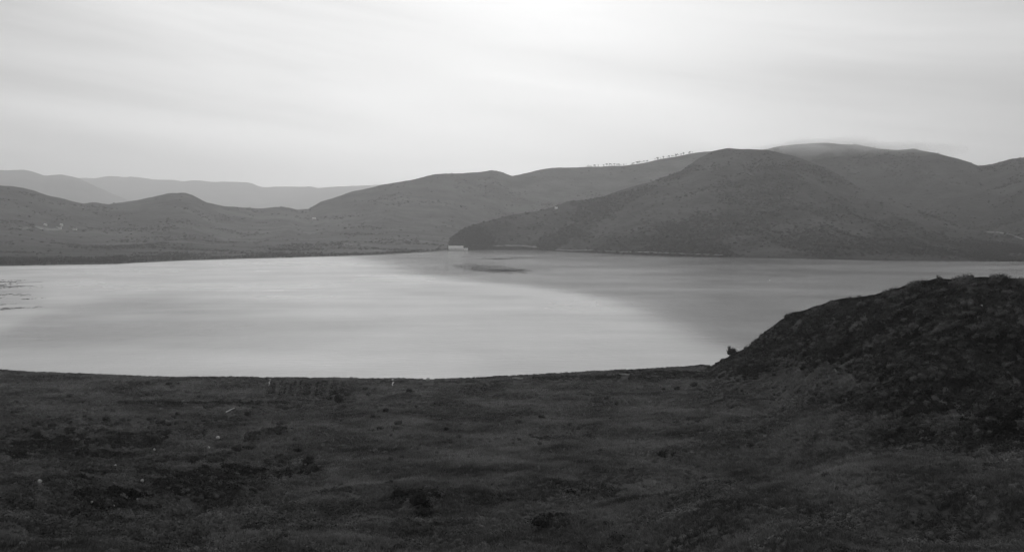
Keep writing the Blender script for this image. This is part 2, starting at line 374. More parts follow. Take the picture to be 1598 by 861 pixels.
M_water = bpy.data.materials.new('lake_water'); M_water.use_nodes = True
t = M_water.node_tree; b = t.nodes['Principled BSDF']
b.inputs['IOR'].default_value = 1.333
sa = t.nodes.new('ShaderNodeAttribute'); sa.attribute_name = 'reflect_tone'
sr = t.nodes.new('ShaderNodeMapRange'); sr.inputs['To Min'].default_value = 0.06; sr.inputs['To Max'].default_value = 0.64   # dim to bright reflection, painted into the water's base colour
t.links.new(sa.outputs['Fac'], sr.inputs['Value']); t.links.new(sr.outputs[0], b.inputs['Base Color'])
co = t.nodes.new('ShaderNodeTexCoord')
def wn(scale, sx, sy, detail=3, dist=0.0):
    mp = t.nodes.new('ShaderNodeMapping'); mp.inputs['Scale'].default_value = (sx, sy, 1); t.links.new(co.outputs['Object'], mp.inputs[0])
    n = t.nodes.new('ShaderNodeTexNoise'); n.inputs['Scale'].default_value = scale; n.inputs['Detail'].default_value = detail; n.inputs['Distortion'].default_value = dist
    t.links.new(mp.outputs[0], n.inputs['Vector']); return n.outputs[0]
ruff = wn(0.0035, 1, 1.9, 4, 0.6)
r = t.nodes.new('ShaderNodeMapRange'); r.inputs['From Min'].default_value = 0.35; r.inputs['From Max'].default_value = 0.68
r.inputs['To Min'].default_value = 0.17; r.inputs['To Max'].default_value = 0.27; t.links.new(ruff, r.inputs['Value'])
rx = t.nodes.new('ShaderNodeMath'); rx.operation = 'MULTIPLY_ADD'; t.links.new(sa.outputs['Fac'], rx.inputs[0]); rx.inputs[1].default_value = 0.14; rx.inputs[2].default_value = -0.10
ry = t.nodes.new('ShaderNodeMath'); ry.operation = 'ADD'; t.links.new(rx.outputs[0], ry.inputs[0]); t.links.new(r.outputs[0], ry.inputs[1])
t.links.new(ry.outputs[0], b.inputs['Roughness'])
bp = t.nodes.new('ShaderNodeBump'); bp.inputs['Strength'].default_value = 0.22; bp.inputs['Distance'].default_value = 0.6
t.links.new(wn(0.9, 1, 1.6, 3), bp.inputs['Height']); bp2 = t.nodes.new('ShaderNodeBump'); bp2.inputs['Strength'].default_value = 0.30; bp2.inputs['Distance'].default_value = 1.6
t.links.new(wn(0.13, 1, 2.2, 6, .3), bp2.inputs['Height']); t.links.new(bp.outputs[0], bp2.inputs['Normal']); t.links.new(bp2.outputs[0], b.inputs['Normal'])
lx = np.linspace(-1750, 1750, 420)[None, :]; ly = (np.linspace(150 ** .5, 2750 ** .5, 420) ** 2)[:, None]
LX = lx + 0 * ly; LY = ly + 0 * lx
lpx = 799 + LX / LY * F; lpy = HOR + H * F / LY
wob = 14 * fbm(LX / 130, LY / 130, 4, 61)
edge = np.interp(lpy, [392, 400, 410, 425, 438, 446, 460, 480, 500, 520, 540, 560, 640], [520, 560, 590, 640, 720, 830, 920, 990, 1035, 1085, 1130, 1185, 1350]) + wob   # painted edge between the dim and the bright reflection
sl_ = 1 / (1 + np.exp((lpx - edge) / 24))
reflect_tone = 0.16 + 0.74 * sl_
reflect_tone += 0.26 * np.exp(-((lpx - edge + 40) / 60) ** 2) * np.exp(-((lpy - 455) / 40) ** 2)  # bright streak of reflected sky painted along that edge
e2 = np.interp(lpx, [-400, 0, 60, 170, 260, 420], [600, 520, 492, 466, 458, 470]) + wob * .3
reflect_tone -= 0.46 / (1 + np.exp((e2 - lpy) / 5)) * np.exp(-(np.maximum(lpx - 160, 0) / 260) ** 2) * np.exp(-(np.maximum(lpy - 520, 0) / 30) ** 2)
reflect_tone -= 0.25 * np.exp(-((lpy - 462) / 18) ** 2) * np.clip((90 - lpx) / 60, 0, 1)
reflect_tone -= 0.16 * np.exp(-((lpy - 505) / 18) ** 2) * np.exp(-((lpx - 480) / 200) ** 2)
reflect_tone -= 0.55 * np.exp(-((lpx - 770 - (lpy - 418) * 5) / 60) ** 2) * np.exp(-((lpy - 418) / 6) ** 2)
reflect_tone += 0.14 * fbm(LX / 110, LY / 45, 4, 62) + 0.07 * fbm(LX / 200, LY / 16, 3, 63) + 0.12 * fbm(LX / 38, LY / 45, 4, 64)
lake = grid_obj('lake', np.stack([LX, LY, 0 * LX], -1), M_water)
a_ = lake.data.attributes.new('reflect_tone', 'FLOAT', 'POINT'); a_.data.foreach_set('value', np.clip(reflect_tone, 0, 1.2).reshape(-1).astype(np.float32))


# ------------------------------------------------------------------ plants of the near slope
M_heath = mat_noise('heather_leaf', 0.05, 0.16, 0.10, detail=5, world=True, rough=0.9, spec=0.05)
M_rush = mat_noise('grass_blade', 0.08, 0.30, 0.055, detail=8, world=True, rough=0.85, spec=0.08)
M_bush = mat_noise('gorse_leaf', 0.03, 0.055, 2.0, detail=2, rough=0.9, spec=0.05)
M_wood = mat('bush_stem', 0.05)
def clump_mesh(name, n, seed, m, kind):
    rg = random.Random(seed); v = []; f = []
    if kind == 'heather':
        for i in range(n):
            a = rg.uniform(0, 6.283); e = rg.random() ** 0.6 * 1.45
            rr = 0.5 * (0.72 + 0.35 * rg.random()) * (1 + 0.22 * math.sin(3 * a + seed))
            c = Vector((math.cos(a) * math.sin(e) * rr, math.sin(a) * math.sin(e) * rr, 0.42 * math.cos(e) * (0.75 + 0.4 * rg.random()) - 0.03))
            nn = (c + Vector((rg.gauss(0, .16), rg.gauss(0, .16), rg.gauss(0, .16)))).normalized()
            d1 = nn.cross(Vector((rg.gauss(0, 1), rg.gauss(0, 1), rg.gauss(0, 1)))).normalized(); d2 = nn.cross(d1)
            s1 = rg.uniform(0.07, 0.13); k = len(v)
            v += [c - d1 * s1 * .6, c + d1 * s1 * .6, c + d2 * s1 * 1.4]; f.append((k, k + 1, k + 2))
        k = len(v)          # dark twiggy core so the clump is not see-through
        for ring, (r0, z0) in enumerate(((0.42, -0.12), (0.36, 0.14), (0.18, 0.28))):
            for q in range(8):
                a = q * math.pi / 4; w = r0 * (1 + 0.18 * math.sin(2.3 * q + seed)); v.append(Vector((math.cos(a) * w, math.sin(a) * w, z0)))
        for ring in range(2):
            for q in range(8):
                a0 = k + ring * 8 + q; a1 = k + ring * 8 + (q + 1) % 8; f.append((a0, a1, a1 + 8, a0 + 8))
        f.append(tuple(k + 16 + q for q in range(8)))
    else:
        for i in range(n):
            a = rg.uniform(0, 6.283); r0 = 0.22 * rg.random() ** .5; c = Vector((math.cos(a) * r0, math.sin(a) * r0, -0.05))
            b_ = rg.uniform(0, 6.283); h = rg.uniform(0.28, 0.62); lean = rg.uniform(0.05, 0.42)
            tip = c + Vector((math.cos(a) * lean, math.sin(a) * lean, h)); w = Vector((math.cos(b_), math.sin(b_), 0)) * rg.uniform(0.018, 0.032)
            mid_ = c + (tip - c) * 0.55 + Vector((0, 0, 0.07)); k = len(v)
            v += [c - w, c + w, mid_ + w * .8, mid_ - w * .8, tip]; f += [(k, k + 1, k + 2, k + 3), (k + 3, k + 2, k + 4)]
    me = bpy.data.meshes.new(name); me.from_pydata([tuple(q) for q in v], [], f); me.materials.append(m); me.update(); return me

def scatter(name, label, cat, pts, rot, scl, meshes):
    """points mesh + geometry nodes: instances of the clump meshes, all one mass of ground cover"""
    coll = bpy.data.collections.new(name + '_kinds')
    for k, me in enumerate(meshes):
        o_ = bpy.data.objects.new(name + '_clump', me); coll.objects.link(o_)
    me = bpy.data.meshes.new(name); me.vertices.add(len(pts)); me.vertices.foreach_set('co', pts.reshape(-1).astype(np.float32))
    a = me.attributes.new('rot', 'FLOAT_VECTOR', 'POINT'); a.data.foreach_set('vector', rot.reshape(-1).astype(np.float32))
    a = me.attributes.new('scl', 'FLOAT_VECTOR', 'POINT'); a.data.foreach_set('vector', scl.reshape(-1).astype(np.float32))
    a = me.attributes.new('pick', 'INT', 'POINT'); a.data.foreach_set('value', RNG.integers(0, len(meshes), len(pts)).astype(np.int32))
    ob = bpy.data.objects.new(name, me); C.objects.link(ob)
    g = bpy.data.node_groups.new(name, 'GeometryNodeTree')
    g.interface.new_socket('Geometry', in_out='INPUT', socket_type='NodeSocketGeometry'); g.interface.new_socket('Geometry', in_out='OUTPUT', socket_type='NodeSocketGeometry')
    gi = g.nodes.new('NodeGroupInput'); go = g.nodes.new('NodeGroupOutput')
    ci = g.nodes.new('GeometryNodeCollectionInfo'); ci.inputs['Collection'].default_value = coll; ci.inputs['Separate Children'].default_value = True; ci.inputs['Reset Children'].default_value = True
    ip = g.nodes.new('GeometryNodeInstanceOnPoints'); ip.inputs['Pick Instance'].default_value = True
    def attr(n_, ty):
        q = g.nodes.new('GeometryNodeInputNamedAttribute'); q.data_type = ty; q.inputs['Name'].default_value = n_; return q.outputs[0]
    mtp = g.nodes.new('GeometryNodeMeshToPoints')
    g.links.new(gi.outputs[0], mtp.inputs[0]); g.links.new(mtp.outputs[0], ip.inputs['Points'])
    g.links.new(ci.outputs[0], ip.inputs['Instance']); g.links.new(attr('pick', 'INT'), ip.inputs['Instance Index'])
    e2r = g.nodes.new('FunctionNodeEulerToRotation'); g.links.new(attr('rot', 'FLOAT_VECTOR'), e2r.inputs[0])
    g.links.new(e2r.outputs[0], ip.inputs['Rotation']); g.links.new(attr('scl', 'FLOAT_VECTOR'), ip.inputs['Scale'])
    g.links.new(ip.outputs[0], go.inputs[0])
    md = ob.modifiers.new('scatter', 'NODES'); md.node_group = g
    ob['kind'] = 'stuff'; ob['label'] = label; ob['category'] = cat
    return ob

def candidates(n, lo=-260, hi=1860, y0=34, y1=395, p=1.35):
    px = RNG.uniform(lo, hi, n); a = 1 - p
    U = RNG.random(n); Y = (y0 ** (2 - p) + U * (y1 ** (2 - p) - y0 ** (2 - p))) ** (1 / (2 - p))
    X = Y * (px - 799) / F; z = ground_z(X, Y); return px, X, Y, z
OPEN = [(340, 685), (326, 700), (241, 703), (180, 729), (222, 753), (214, 783), (176, 794), (143, 787), (62, 755), (1532, 479), (668, 593), (808, 591), (975, 585), (358, 642)]
def in_view(px, X, Y, z):
    k = z > 0.25; py_v = HOR + (H - z) * F / Y
    for a, b_ in OPEN: k &= ~((np.abs(px - a) < (9 if b_ > 580 and b_ < 600 else 4)) & (py_v > b_ - 2) & (py_v < b_ + 9))
    return k
px, X, Y, Z = candidates(330000)
py = HOR + (H - Z) * F / Y
cf = coverfield(px, py, X, Y)
patch = fbm(X / 5.5, Y / 5.5, 3, 120)
sp_ = brush_zone(px + 60 * fbm(X / 14, Y / 14, 3, 143), py + 40 * fbm(X / 9, Y / 9, 3, 145)) * 0.6
pr = np.clip((0.56 - cf) * 1.9 + patch * 1.0 + 0.8 * sp_, 0.05, 1)
keep = (RNG.random(len(px)) < pr) & in_view(px, X, Y, Z)
hx = np.stack([X, Y, Z], -1)[keep]; n_ = len(hx); hs = (0.55 + 0.9 * RNG.random(n_) ** 2) * np.interp(hx[:, 1], [40, 120, 380], [0.85, 1.25, 1.9])
hs = hs * (1 + 0.35 * sp_[keep]) * np.clip(1.15 - 0.55 * cf[keep], .6, 1.1)
# on the flat by the lake the cover is low
low_ = np.clip((hx[:, 1] - 250) / 80, 0, 1) * (1 - sp_[keep])
scl = np.stack([hs, hs, hs * (0.95 - 0.5 * low_) * RNG.uniform(0.7, 1.25, n_)], -1)
rot = np.stack([RNG.normal(0, .12, n_), RNG.normal(0, .12, n_), RNG.uniform(0, 6.28, n_)], -1)
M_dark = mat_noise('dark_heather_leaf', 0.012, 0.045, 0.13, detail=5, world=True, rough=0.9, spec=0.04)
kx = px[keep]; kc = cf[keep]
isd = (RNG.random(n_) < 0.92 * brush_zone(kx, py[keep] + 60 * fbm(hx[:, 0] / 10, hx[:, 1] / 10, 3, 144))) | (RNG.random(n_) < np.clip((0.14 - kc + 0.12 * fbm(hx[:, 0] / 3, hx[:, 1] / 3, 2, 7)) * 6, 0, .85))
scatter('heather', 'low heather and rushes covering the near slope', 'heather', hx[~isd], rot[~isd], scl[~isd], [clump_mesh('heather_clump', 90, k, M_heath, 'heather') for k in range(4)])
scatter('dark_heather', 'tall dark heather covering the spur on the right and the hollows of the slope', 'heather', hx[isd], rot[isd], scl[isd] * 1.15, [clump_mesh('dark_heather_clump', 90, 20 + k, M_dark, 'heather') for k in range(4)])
px, X, Y, Z = candidates(340000)
py = HOR + (H - Z) * F / Y
cf = coverfield(px, py, X, Y); patch = fbm(X / 4, Y / 4, 3, 220)
keep = (RNG.random(len(px)) < np.clip((cf - 0.15) * 1.4 + patch * .5, 0.05, 1)) & in_view(px, X, Y, Z)
gp = np.stack([X, Y, Z], -1)[keep]; n_ = len(gp); gs = (0.6 + 0.6 * RNG.random(n_)) * np.interp(gp[:, 1], [40, 120, 380], [0.8, 1.2, 1.9])
scl = np.stack([gs, gs, gs * RNG.uniform(0.45, 1.0, n_) * np.interp(gp[:, 1], [200, 320], [1, .55])], -1); rot = np.stack([RNG.normal(0, .1, n_), RNG.normal(0, .1, n_), RNG.uniform(0, 6.28, n_)], -1)
scatter('grass', 'pale rough moorland grass between the heather', 'grass', gp, rot, scl, [clump_mesh('grass_tuft', 16, 40 + k, M_rush, 'grass') for k in range(3)])

# ------------------------------------------------------------------ single bushes
def bush_meshes(seed, n=900, tall=1.0, solid=False):
    rg = random.Random(seed); v = []; f = []
    lobes = [(rg.uniform(-.55, .55), rg.uniform(-.45, .45), rg.uniform(.35, .95) * tall, rg.uniform(.28, .5)) for _ in range(9)]
    for i in range(n):
        lx, ly, lz, lr = lobes[i % 9]
        d = Vector((rg.gauss(0, 1), rg.gauss(0, 1), rg.gauss(0, 1))).normalized(); c = Vector((lx, ly, lz)) + d * lr * rg.uniform(.55, 1.08)
        if c.z < 0.02: c.z = rg.uniform(0.02, .2)
        d1 = d.cross(Vector((rg.gauss(0, 1), rg.gauss(0, 1), rg.gauss(0, 1)))).normalized(); d2 = (d.cross(d1) + d * rg.uniform(-.3, .7)).normalized()
        s1 = rg.uniform(.05, .10); k = len(v); v += [c - d1 * s1 * .6, c + d1 * s1 * .6, c + d2 * s1 * 1.5]; f.append((k, k + 1, k + 2))
    if solid:
        bm_ = __import__('bmesh').new()
        for q, (lx, ly, lz, lr) in enumerate(lobes):
            r_ = __import__('bmesh').ops.create_icosphere(bm_, subdivisions=2, radius=lr * .72)
            for w in r_['verts']:
                w.co = w.co * (1 + .18 * math.sin(w.co.x * 19 + q) * math.cos(w.co.y * 17 + seed) + rg.uniform(-.1, .1)) + Vector((lx, ly, lz * .8))
                w.co.z = max(w.co.z, -.1)
        k0 = len(v); bm_.verts.ensure_lookup_table(); v += [w.co.copy() for w in bm_.verts]; f += [tuple(k0 + w.index for w in fc.verts) for fc in bm_.faces]; bm_.free()
    fo = bpy.data.meshes.new('foliage'); fo.from_pydata([tuple(q) for q in v], [], f); fo.materials.append(M_bush); fo.update()
    v = []; f = []
    for lx, ly, lz, lr in lobes:
        k = len(v); a0 = Vector((lx * .12, ly * .12, -.25)); a1 = Vector((lx, ly, lz))
        for pnt, r0 in ((a0, .05), ((a0 + a1) / 2 + Vector((0, 0, .05)), .035), (a1, .012)):
            for q in range(5): v.append(pnt + Vector((math.cos(q * 1.257) * r0, math.sin(q * 1.257) * r0, 0)))
        for ring in range(2):
            for q in range(5): f.append((k + ring * 5 + q, k + ring * 5 + (q + 1) % 5, k + ring * 5 + 5 + (q + 1) % 5, k + ring * 5 + 5 + q))
    sm = bpy.data.meshes.new('stem'); sm.from_pydata([tuple(q) for q in v], [], f); sm.materials.append(M_wood); sm.update()
    return fo, sm
BM = [bush_meshes(300 + k, 900, 1.0, True) for k in range(4)]; BT = [bush_meshes(340 + k, 900, 1.7, True) for k in range(2)]
def bush(px, py, size, label, tall=False, group=None):
    p = at('G', px, py + size * 0.45)
    if tall or 'crest' in label: p.y = float(np.interp(px, cols, SIL_Y)) - .8; p.x = p.y * (px - 799) / F; p.z = gz1(p.x, p.y)
    sc = size * p.y / F / (1.5 if not tall else 1.6)
    r_ = thing('gorse_bush', label, 'bush', (p.x, p.y, p.z - 0.05), random.uniform(0, 6.28), group, sc)
    fo, sm = random.choice(BT if tall else BM)
    for nm, me in (('foliage', fo), ('stem', sm)):
        o_ = bpy.data.objects.new(nm, me); C.objects.link(o_); o_.parent = r_
    return r_
bush(533, 619, 20, 'round dark bush standing alone on the flat ground by the near shore')
bush(654, 772, 34, 'largest dark bush of the cluster in the middle of the near slope')
bush(628, 768, 24, 'dark bush at the left end of the cluster on the near slope')
bush(661, 797, 24, 'lowest dark bush of the cluster on the near slope')
bush(478, 718, 20, 'dark bush up the slope left of the large bush cluster')
bush(492, 732, 18, 'smaller bush just right of and below its dark neighbour on the slope')
bush(245, 684, 20, 'dark rounded bush alone on the left of the near slope')
bush(305, 718, 18, 'low dark bush between the white stones on the left slope')
bush(848, 814, 22, 'dark bush at the foot of the near slope beneath the pale grass')
bush(1143, 550, 17, 'small upright bush on the skyline where the spur meets the water', tall=True)
bush(1128, 562, 9, 'tiny bush on the waterline at the tip of the spur')
bush(1240, 492, 13, 'low bush on the crest of the spur at the bend of its skyline')
bush(1300, 474, 15, 'bush on the spur crest against the lake, left of the flatter stretch', tall=False)
bush(1420, 452, 15, 'bush bulging from the middle of the spur crest', tall=False)
bush(1470, 441, 17, 'broad bush on the spur crest left of its highest bushes', tall=True)
bush(1532, 436, 17, 'dark bush on the highest part of the spur crest')
bush(1566, 438, 15, 'bush on the spur crest furthest to the right')

# ------------------------------------------------------------------ stones
M_stone = mat_noise('pale_stone', 0.45, 0.75, 1.5, detail=5, c0=.3, c1=.7)
def stone_mesh(seed):
    rg = random.Random(seed); bmx = __import__('bmesh').new(); __import__('bmesh').ops.create_icosphere(bmx, subdivisions=2, radius=0.5)
    for q in bmx.verts:
        n_ = q.co.normalized(); k = 1 + 0.22 * math.sin(n_.x * 4 + seed) * math.cos(n_.y * 3 + seed * 2) + rg.uniform(-.09, .09)
        q.co = Vector((n_.x * .55 * k, n_.y * .45 * k, max(n_.z * .55 * k, -.5)))
    me = bpy.data.meshes.new('stone'); bmx.to_mesh(me); bmx.free(); me.materials.append(M_stone); return me
SM = [stone_mesh(k) for k in range(4)]
def stone(px, py, size, label, group='white stones scattered on the near slope'):
    p = at('G', px, py + 1); sc = size * 1.15 * p.y / F
    o_ = bpy.data.objects.new('stone', random.choice(SM)); C.objects.link(o_)
    o_.location = (p.x, p.y, p.z + 0.42 + 0.10 * sc); o_.rotation_euler = (0, 0, random.uniform(0, 6)); o_.scale = (sc,) * 3
    o_['label'] = label; o_['category'] = 'stone'
    if group: o_['group'] = group
stone(340, 685, 4.5, 'white stone below the log, highest of the stones on the slope')
stone(326, 700, 3, 'small white stone just below the highest stone')
stone(241, 703, 3, 'small white stone under the dark rounded bush on the left')
stone(180, 729, 3, 'white stone alone midway between the lower stones and the lone bush')
stone(222, 753, 4, 'white stone in dark heather above the pair of lower stones')
stone(214, 783, 3.5, 'white stone to the right of the lowest bright stone')
stone(176, 794, 5, 'lowest and brightest white stone on the left slope')
stone(143, 787, 3, 'dim white stone just left of the lowest bright stone')
stone(62, 755, 5, 'white stone nearest the left edge of the slope')
stone(1532, 479, 3, 'tiny white stone high on the dark spur', None)
stone(668, 593, 4.5, 'pale stone at the waterline between the second stream mouth and a boat', None)

# pale fallen log near the stones
p = at('G', 352, 645); p2 = at('G', 366, 639)
def tube(name, pts, rads, m, parent=None, sides=9):
    v = []; f = []; pts = [Vector(q) for q in pts]
    for i, q in enumerate(pts):
        d = (pts[min(i + 1, len(pts) - 1)] - pts[max(i - 1, 0)]).normalized(); a = d.cross(Vector((0, 0, 1))); a = a.normalized() if a.length > 1e-3 else Vector((1, 0, 0)); b_ = d.cross(a)
        for k in range(sides): v.append(q + (a * math.cos(6.283 * k / sides) + b_ * math.sin(6.283 * k / sides)) * rads[i])
    for i in range(len(pts) - 1):
        for k in range(sides): f.append((i * sides + k, i * sides + (k + 1) % sides, (i + 1) * sides + (k + 1) % sides, (i + 1) * sides + k))
    f.append(tuple(range(sides))); f.append(tuple((len(pts) - 1) * sides + k for k in range(sides)))
    return mesh_obj(name, v, f, m, parent)
M_log = mat_noise('weathered_log', 0.35, 0.6, 2.0, stretch=(1, 1, 4))
lg = thing('fallen_log', 'short pale fallen log lying aslant on the slope above the stones', 'log', p)
q = (p2 - p) * 1.0; q.z += 0.2
tube('trunk', [(0, 0, .35), q * .5 + Vector((0, 0, .42)), q + Vector((0, 0, .35))], [.22, .2, .13], M_log, lg)
tube('branch_stub', [q * .7 + Vector((0, 0, .35)), q * .8 + Vector((.2, -.3, .8))], [.09, .04], M_log, lg, 6)

# ------------------------------------------------------------------ stream mouths on the near shore
def ribbon(name, pts, w, m, zf, lift=0.12):
    v = []; f = []; n_ = len(pts)
    for i, (x, y) in enumerate(pts):
        x0, y0 = pts[max(i - 1, 0)]; x1, y1 = pts[min(i + 1, n_ - 1)]; dx, dy = x1 - x0, y1 - y0; l_ = math.hypot(dx, dy) or 1
        ww = w[i] if isinstance(w, (list, tuple)) else w
        for sgn in (-.5, .5):
            a, b_ = x - dy / l_ * ww * sgn, y + dx / l_ * ww * sgn; v.append((a, b_, zf(a, b_) + lift))
    for i in range(n_ - 1): f.append((2 * i, 2 * i + 1, 2 * i + 3, 2 * i + 2))
    o_ = mesh_obj(name, v, f, m, smooth=True); o_['kind'] = 'structure'; return o_
M_stream = mat('stream_water', 0.10, 0.35, 0.4)
for path in ([(421, 591.5), (422, 594), (420.5, 597), (421, 600), (419, 603)], [(612, 592), (615, 594.5), (614, 597), (612, 600), (613, 603)]):
    pts = [at('G', a, b_) for a, b_ in path]
    ribbon('stream', [(q.x, q.y) for q in pts], [.7, .6, .7, .4, .3], M_stream, gz1, 0.25)

# ------------------------------------------------------------------ rowing boats pulled up on the bank
M_boat = mat_noise('boat_paint', 0.55, 0.75, 1.2); M_in = mat('boat_inside', 0.3); M_oar = mat('bare_wood', 0.35)
def boat(p, rz, label):
    r_ = thing('rowing_boat', label, 'boat', p, rz, 'rowing boats drawn up on the near shore')
    secs = [(-1.75, .42, .40, .02), (-1.2, .58, .44, 0), (-.4, .68, .46, 0), (.5, .62, .48, .0), (1.3, .36, .54, .06), (1.85, .03, .66, .3)]
    def shell(off, m, nm):
        v = []; f = []
        for x, w, h, k0 in secs:
            w = max(w - off, .01)
            for a, b_ in ((-1, 1), (-.92, .55), (-.6, .15), (0, 0), (.6, .15), (.92, .55), (1, 1)): v.append((x * (1 - off * .3), a * w, k0 + off + b_ * (h - off - k0 * .6)))
        for i in range(5):
            for k in range(6): f.append((i * 7 + k, i * 7 + k + 1, i * 7 + k + 8, i * 7 + k + 7))
        f.append(tuple(range(7))); return mesh_obj(nm, v, f, m, r_)
    shell(0, M_boat, 'hull'); shell(.04, M_in, 'inner_hull')
    for sg in (-1, 1): tube('gunwale', [(x, sg * w, h if i < 5 else h) for i, (x, w, h, k0) in enumerate(secs)], [.035] * 6, M_oar, r_, 6)
    for x, w in ((-1.1, .55), (-.1, .64), (.9, .48)):
        mesh_obj('seat', [(x + a, b_, z) for z in (.30, .335) for a, b_ in ((-.12, -w), (.12, -w), (.12, w), (-.12, w))], [(0, 3, 2, 1), (4, 5, 6, 7), (0, 1, 5, 4), (1, 2, 6, 5), (2, 3, 7, 6), (3, 0, 4, 7)], M_oar, r_)
    return r_
for px, py, rz, lb in ((808, 592, -0.6, 'pale rowing boat pulled up on the shore below the middle of the lake'), (975, 586, -0.7, 'pale rowing boat pulled up on the dark bank nearer the spur')):
    p = at('G', px, py); p.z = max(p.z, gz1(p.x, p.y)) + 0.15; boat(p, rz, lb).scale = (1.25, 1.25, 1.25)

# ------------------------------------------------------------------ buildings across the lake
M_white = mat_noise('limewashed_wall', 0.80, 0.92, 0.3); M_slate = mat_noise('slate_roof', 0.28, 0.38, 0.6, stretch=(1, 1, 6)); M_pale = mat_noise('pale_roof', 0.80, 0.92, 0.4)
M_glass = mat('window_glass', 0.03, 0.1, 0.5); M_frame = mat('window_frame', 0.7); M_door = mat('door_paint', 0.12)
def box(name, x0, x1, y0, y1, z0, z1, m, parent=None):
    return mesh_obj(name, [(x, y, z) for z in (z0, z1) for x, y in ((x0, y0), (x1, y0), (x1, y1), (x0, y1))], [(0, 3, 2, 1), (4, 5, 6, 7), (0, 1, 5, 4), (1, 2, 6, 5), (2, 3, 7, 6), (3, 0, 4, 7)], m, parent)
def house(name, label, p, rz, Lx, Wy, hw, hr, roofm, nwin, floors=1, chim=2, group=None, cat='house'):
    r_ = thing(name, label, cat, p, rz, group)
    x, y = Lx / 2, Wy / 2
    # walls with real openings on the front: piers, sills and lintels around the windows
    v = [(-x, -y, -1.5), (x, -y, -1.5), (x, y, -1.5), (-x, y, -1.5), (-x, -y, hw), (x, -y, hw), (x, y, hw), (-x, y, hw), (-x, 0, hw + hr), (x, 0, hw + hr)]
    mesh_obj('wall', v, [(0, 1, 5, 4), (1, 2, 6, 9, 5), (2, 3, 7, 6), (3, 0, 4, 8, 7), (0, 3, 2, 1)], M_white, r_)
    e = .35; k = hr / y
    rf = mesh_obj('roof', [(-x - e, -y - e, hw - e * k + .05), (x + e, -y - e, hw - e * k + .05), (x + e, 0, hw + hr + .05), (-x - e, 0, hw + hr + .05), (-x - e, y + e, hw - e * k + .05), (x + e, y + e, hw - e * k + .05),
          (-x - e, -y - e, hw - e * k + .25), (x + e, -y - e, hw - e * k + .25), (x + e, 0, hw + hr + .27), (-x - e, 0, hw + hr + .27), (-x - e, y + e, hw - e * k + .25), (x + e, y + e, hw - e * k + .25)],
          [(0, 1, 2, 3), (3, 2, 5, 4), (6, 9, 8, 7), (9, 10, 11, 8), (0, 6, 7, 1), (4, 5, 11, 10), (0, 3, 9, 6), (3, 4, 10, 9), (1, 7, 8, 2), (2, 8, 11, 5)], roofm, r_)
    for c in range(chim):
        cx = (-x + .7) + (2 * x - 1.4) * c / max(1, chim - 1)
        box('chimney', cx - .45, cx + .45, -.4, .4, hw + hr - .6, hw + hr + 1.3, M_white, rf)
    dpos = nwin // 2
    for fl in range(floors):
        for i in range(nwin):
            cx = -x + Lx * (i + .5) / nwin; z0 = .9 + fl * 2.7
            if fl == 0 and i == dpos:
                box('door', cx - .5, cx + .5, -y - .06, -y + .02, 0, 2.1, M_door, r_); continue
            w = box('window', cx - .62, cx + .62, -y - .05, -y + .02, z0, z0 + 1.35, M_frame, r_)
            box('pane', cx - .5, cx + .5, -y - .08, -y - .055, z0 + .12, z0 + 1.23, M_glass, w)
    return r_
p = P(711.5, 386, 2315); p.z = 5.0
zb = at('D', 716, 386)
house('lakeside_house', 'long white house with pale roof at the foot of the hill across the lake', (p.x, p.y, max(3.0, 0)), math.radians(-3), 38, 12, 4.2, 5.0, M_pale, 11, 1, 3)
house('boathouse', 'small white boathouse at the water beside the long white house', (P(727, 390, 2335).x, 2335, 1.2), math.radians(4), 11, 6, 2.8, 1.6, M_pale, 3, 1, 0, cat='boathouse')
for px, py, l_, lb in ((71, 351, 8, 'small white cottage above the left end of the pale track'), (92, 356, 14, 'white cottage at the right end of the pale track, lower of the pair'), (96, 351, 8, 'small white cottage just above and behind the lower cottage'), (117, 358, 12, 'grey white cottage in the fields right of the track')):
    q = at('L1', px, py + 1); house('cottage', lb, q, random.uniform(-.3, .3), l_, 6, 3.0, 2.2, M_slate if l_ > 10 else M_pale, 3, 1, 2, 'white cottages in the fields across the lake', 'cottage')
q = at('D', 868, 326); house('cottage', 'tiny white cottage alone high on the edge of the large hill', q, .2, 8, 6, 3.2, 2.2, M_pale, 3, 1, 2, cat='cottage')
q = at('L1', 490, 342); house('barn', 'small pale barn on the hillside below the gap between the hills', q, -.2, 13, 7, 3.4, 2.4, M_pale, 3, 1, 0, cat='barn')

# ------------------------------------------------------------------ tracks
M_track = mat_noise('pale_gravel', 0.13, 0.24, 0.08)
def layer_z(key):
    l = LAY[key]
    def zf(x, y):
        i = int(np.argmin(np.abs(l['px'] - (799 + x / y * F)))); return float(np.interp(y, l['Y'][:, i], l['z'][:, i]))
    return zf
def path_on(key, pix, w, name='track', lift=.4):
    zf = layer_z(key); pp = []
    for (a, b_), (c, d) in zip(pix[:-1], pix[1:]):
        for k in range(12): pp.append(at(key, a + (c - a) * k / 12, b_ + (d - b_) * k / 12))
    return ribbon(name, [(q.x, q.y) for q in pp], w, M_track, zf, lift)
path_on('L1', [(30, 357), (45, 355), (60, 356), (78, 358), (95, 358.5)], 22)
path_on('E', [(1540, 362), (1560, 363), (1580, 367), (1598, 374)], 5)
# shore road along the foot of the hill
l = LAY['D']; v_ = []
for a in np.linspace(735, 1130, 160):
    i = int(np.argmin(np.abs(l['px'] - a))); Yf = l['Y'][1, i]; v_.append((a, Yf + 30 - 12 * (a - 735) / 400))
ribbon('lakeside_road', [(y * (a - 799) / F, y) for a, y in v_], 8, M_track, layer_z('D'), 1.1)

